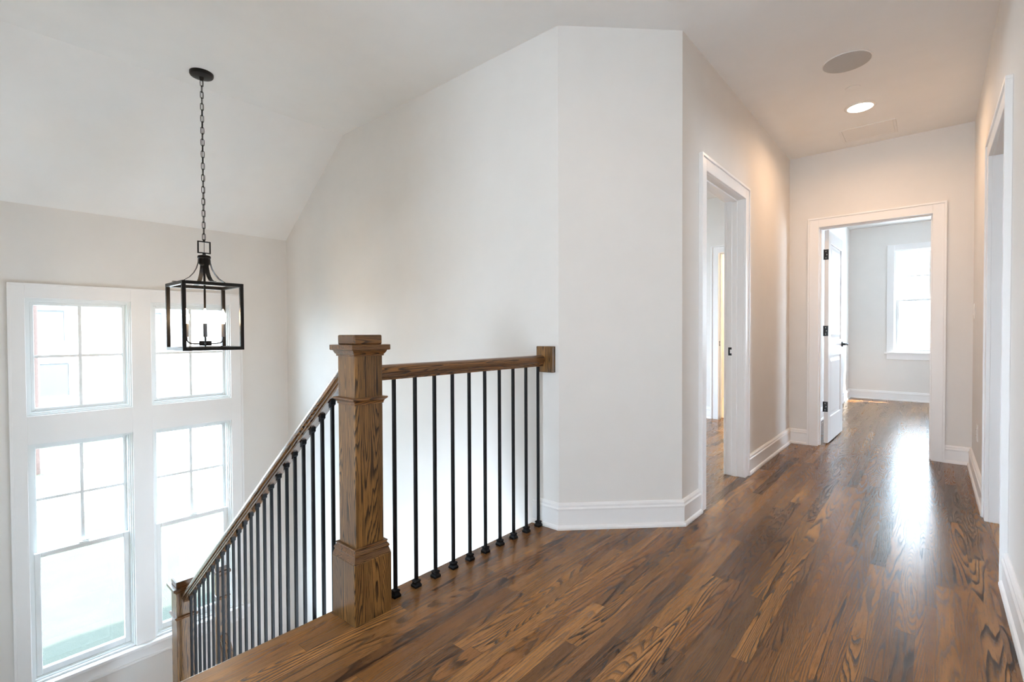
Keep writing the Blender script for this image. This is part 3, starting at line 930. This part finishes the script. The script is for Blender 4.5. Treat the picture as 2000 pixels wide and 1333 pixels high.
for k in range(4):
    a = rotc + math.pi / 2 * k
    ca, sa = math.cos(a), math.sin(a)
    bm = B()
    prof = [(0.025, 1.010), (0.060, 1.010), (0.080, 1.013), (0.092, 1.022), (0.098, 1.036), (0.099, 1.056)]
    tube(bm, [(r * ca, r * sa, PZ(z)) for r, z in prof], 0.0046, 8)
    arm = obj('candle_arm', bm, 'bronze', p, 0, True)
    bm = B(); lathe(bm, [(0.0085, PZ(1.052)), (0.0115, PZ(1.054)), (0.0115, PZ(1.136)), (0.0095, PZ(1.137))], 16, 0.099 * ca, 0.099 * sa)
    obj('candle_sleeve', bm, 'sleeve', arm, 0, True)
    bm = B(); lathe(bm, [(0.007, PZ(1.136)), (0.009, PZ(1.145)), (0.0165, PZ(1.163)), (0.0175, PZ(1.174)), (0.0150, PZ(1.192)), (0.0085, PZ(1.212)), (0.003, PZ(1.228)), (0.001, PZ(1.230))], 16, 0.099 * ca, 0.099 * sa)
    obj('candle_bulb', bm, 'bulb', arm, 0, True)

# ------------------------------------------------------------------ ceiling fittings
o = thing('ceiling_speaker', 'large round grey speaker grille flush in the hall ceiling', 'speaker', (-0.405, 3.607, ZC))
bm = B(); lathe(bm, [(0.128, 0.0), (0.128, -0.003), (0.124, -0.005), (0.122, -0.0045), (0.122, 0.0)], 48)
obj('trim_ring', bm, 'plate', o, 0, True)
bm = B(); lathe(bm, [(0.1225, -0.001), (0.1225, -0.0062)], 48)
obj('grille', bm, 'grille', o)

def downlight(x, y, watts, label):
    o = thing('recessed_light', label, 'downlight', (x, y, ZC), group='recessed hall downlights')
    bm = B()
    prof = [(0.076, 0.0), (0.097, 0.0), (0.097, -0.003), (0.090, -0.006), (0.078, -0.006)]
    rings = [[bm.verts.new((r * math.cos(2 * math.pi * k / 40), r * math.sin(2 * math.pi * k / 40), z)) for k in range(40)] for r, z in prof]
    for i in range(5):
        a, b = rings[i], rings[(i + 1) % 5]
        for k in range(40): bm.faces.new((a[k], a[(k + 1) % 40], b[(k + 1) % 40], b[k]))
    obj('trim_ring', bm, 'plate', o, 0, True)
    bm = B(); lathe(bm, [(0.0765, -0.001), (0.0765, -0.0065), (0.066, -0.0115), (0.045, -0.0145), (0.0, -0.0155)], 40)
    obj('lens', bm, 'lens', o, 0, True)
    li = bpy.data.lights.new('lamp', 'AREA'); li.shape = 'DISK'; li.size = 0.15; li.energy = watts
    li.color = (1.0, 0.62, 0.35); li.spread = math.radians(165)
    lo = bpy.data.objects.new('lamp', li); COL.objects.link(lo); lo.parent = o; lo.location = (0, 0, -0.020)
    return o
downlight(-0.410, 4.393, 8.7, 'lit round recessed downlight between the speaker and the vent')
downlight(-0.410, 1.30, 3.0, 'unseen recessed downlight kept for its light, ahead of the camera')  # out of view, kept for the light it gives the landing
downlight(-0.410, -1.40, 3.0, 'unseen recessed downlight added for its light behind the camera')  # lamp added out of view to brighten the space

o = thing('sprinkler_cover', 'small flush round white cover plate between speaker and downlight', 'cover plate', (-0.416, 4.02, ZC))
bm = B(); lathe(bm, [(0.043, -0.0012), (0.043, -0.0035), (0.038, -0.0048)], 32)
obj('cover_disc', bm, 'ceil', o, 0, True)
bm = B(); lathe(bm, [(0.030, 0.0), (0.030, -0.0013)], 24)
obj('spacer', bm, 'black_hw', o)

o = thing('ceiling_vent', 'flush white rectangular return air vent near the hall end wall', 'vent', (-0.408, 4.968, ZC))
bm = B()
vw, vd = 0.185, 0.165
for x0, x1, y0, y1 in ((-vw, vw, -vd, -vd + 0.018), (-vw, vw, vd - 0.018, vd), (-vw, -vw + 0.018, -vd + 0.018, vd - 0.018), (vw - 0.018, vw, -vd + 0.018, vd - 0.018)):
    box(bm, x0, x1, y0, y1, -0.005, 0.0)
obj('vent_frame', bm, 'plate', o, 0.0015, seg=1)
bm = B(); box(bm, -vw + 0.020, vw - 0.020, -vd + 0.020, vd - 0.020, -0.0038, -0.0005)
obj('return_panel', bm, 'plate', o, 0.001, seg=1)

# ------------------------------------------------------------------ wall plates
o = thing('wall_outlet', 'white electrical outlet low on the right wall beyond the doorway', 'outlet', (XR, 4.66, 0.36))
bm = B(); box(bm, -0.006, 0, -0.036, 0.036, -0.058, 0.058)
obj('cover_plate', bm, 'plate', o, 0.003)
for dz in (-0.021, 0.021):
    bm = B(); box(bm, -0.0085, -0.005, -0.0165, 0.0165, dz - 0.0145, dz + 0.0145)
    so = obj('socket', bm, 'plate', o, 0.004)
    bm = B()
    for dy in (-0.006, 0.006): box(bm, -0.0089, -0.0084, dy - 0.001, dy + 0.001, dz - 0.003, dz + 0.006)
    obj('slots', bm, 'black_hw', so)
o = thing('light_switch', 'white light switch plate on the right wall beside the hall corner', 'switch', (XR, 5.08, 1.22))
bm = B(); box(bm, -0.006, 0, -0.036, 0.036, -0.058, 0.058)
obj('cover_plate', bm, 'plate', o, 0.003)
bm = B(); box(bm, -0.010, -0.005, -0.0165, 0.0165, -0.033, 0.033)
obj('rocker', bm, 'plate', o, 0.003)

# warm lamp of the bathroom: a flush ceiling fitting
o = thing('bathroom_light', 'round ceiling light of the bathroom beyond the left bedroom', 'ceiling light', (-2.0, 7.2, ZC))
bm = B(); lathe(bm, [(0.15, 0), (0.15, -0.02), (0.13, -0.06), (0.06, -0.085), (0.0, -0.09)], 32)
obj('diffuser', bm, 'lens', o, 0, True)
li = bpy.data.lights.new('lamp', 'POINT'); li.energy = 60; li.color = (1.0, 0.72, 0.42); li.shadow_soft_size = 0.12
lo = bpy.data.objects.new('lamp', li); COL.objects.link(lo); lo.parent = o; lo.location = (0, 0, -0.25)

# ------------------------------------------------------------------ outside
bm = B(); box(bm, -70, XW - 0.16, -45, 45, GZ - 0.3, GZ)
struct('ground', bm, 'lawn', 'bright green lawn outside the stairwell windows', 'lawn')
bm = B(); box(bm, -21.3, -16.2, -45, 45, GZ, GZ + 0.012)
struct('ground_road', bm, 'asphalt', 'pale road across the front lawn', 'road')
bm = B(); box(bm, -24.0, -22.5, -45, 4.7, GZ, GZ + 0.02)
struct('ground_sidewalk', bm, 'concrete', 'pale sidewalk on the far side of the road', 'sidewalk')
bm = B(); box(bm, -30.0, -21.3, 4.7, 10.0, GZ, GZ + 0.02)
struct('ground_driveway', bm, 'concrete', 'pale driveway of the house across the road', 'driveway')

h = thing('house', 'white sided house across the road seen through the upper windows', 'house', (-30, 4, GZ))
bm = B(); box(bm, -9, 0, -14, 12, 0, 6.4)
obj('walls', bm, 'siding', h)
bm = B(); prism(bm, [(-9.5, 6.3), (0.5, 6.3), (-4.5, 9.5)], -14.4, 12.4, 'XZ')
obj('roof', bm, 'roof', h)
for y0, y1, z0, z1 in ((-1.45, -0.48, 1.70, 3.20), (-4.6, -3.4, 1.0, 2.6), (-1.6, -0.6, 4.2, 5.6), (2.0, 3.1, 4.2, 5.6), (6.0, 7.4, 4.2, 5.6)):
    bm = B(); ring_rect(bm, 'X', y0 - 0.1, y1 + 0.1, z0 - 0.1, z1 + 0.1, 0.1, 0.0, 0.06)
    w = obj('window', bm, 'trim', h)
    bm = B(); box(bm, 0.0, 0.02, y0, y1, z0, z1)
    obj('pane', bm, 'dark_glass', w)
bm = B(); box(bm, 0.0, 0.05, 2.0, 5.2, 0.02, 2.3)
gd = obj('garage_door', bm, 'garage', h)
for k in range(4):
    bm = B(); box(bm, 0.05, 0.06, 2.2 + 0.75 * k, 2.75 + 0.75 * k, 1.75, 2.1)
    obj('garage_pane', bm, 'dark_glass', gd)

def tree(loc, label, hgt, r0, crown):
    t = thing('young_tree', label, 'tree', loc, group='young trees along the road')
    bm = B()
    tube(bm, [(0, 0, 0), (0.03, 0.02, hgt * 0.4), (0.0, 0.05, hgt * 0.75), (0.05, 0.0, hgt)], [r0, r0 * 0.85, r0 * 0.6, r0 * 0.2], 10)
    rnd = random.Random(label)
    tips = []
    for k in range(9):
        zb = hgt * (0.55 + 0.045 * k); a = rnd.uniform(0, 6.28); l = rnd.uniform(0.5, 1.0) * crown
        tip = (l * math.cos(a), l * math.sin(a), zb + l * 0.9)
        tube(bm, [(0.02, 0.03, zb), (tip[0] * 0.5, tip[1] * 0.5, zb + l * 0.35), tip], [r0 * 0.3, r0 * 0.2, r0 * 0.08], 6)
        tips.append(tip)
    obj('trunk', bm, 'bark', t, 0, True)
    bm = B()
    for tip in tips:
        for k in range(26):
            c = Vector(tip) * rnd.uniform(0.8, 1.1) + Vector((rnd.gauss(0, .2), rnd.gauss(0, .2), rnd.gauss(0, .2)))
            u = Vector((rnd.gauss(0, 1), rnd.gauss(0, 1), rnd.gauss(0, 1))).normalized(); w = u.orthogonal().normalized()
            s_ = 0.07
            bm.faces.new([bm.verts.new(c + u * s_), bm.verts.new(c + w * s_ * .5), bm.verts.new(c - u * s_), bm.verts.new(c - w * s_ * .5)])
    tag(obj('foliage', bm, 'leaf', t), kind='stuff')
tree((-21.75, 1.69, GZ), 'young tree with a reddish trunk on the strip beside the road', 11.5, 0.14, 1.5)
tree((-26.0, 11.2, GZ), 'small leafy tree beside the driveway across the road', 4.6, 0.09, 1.1)
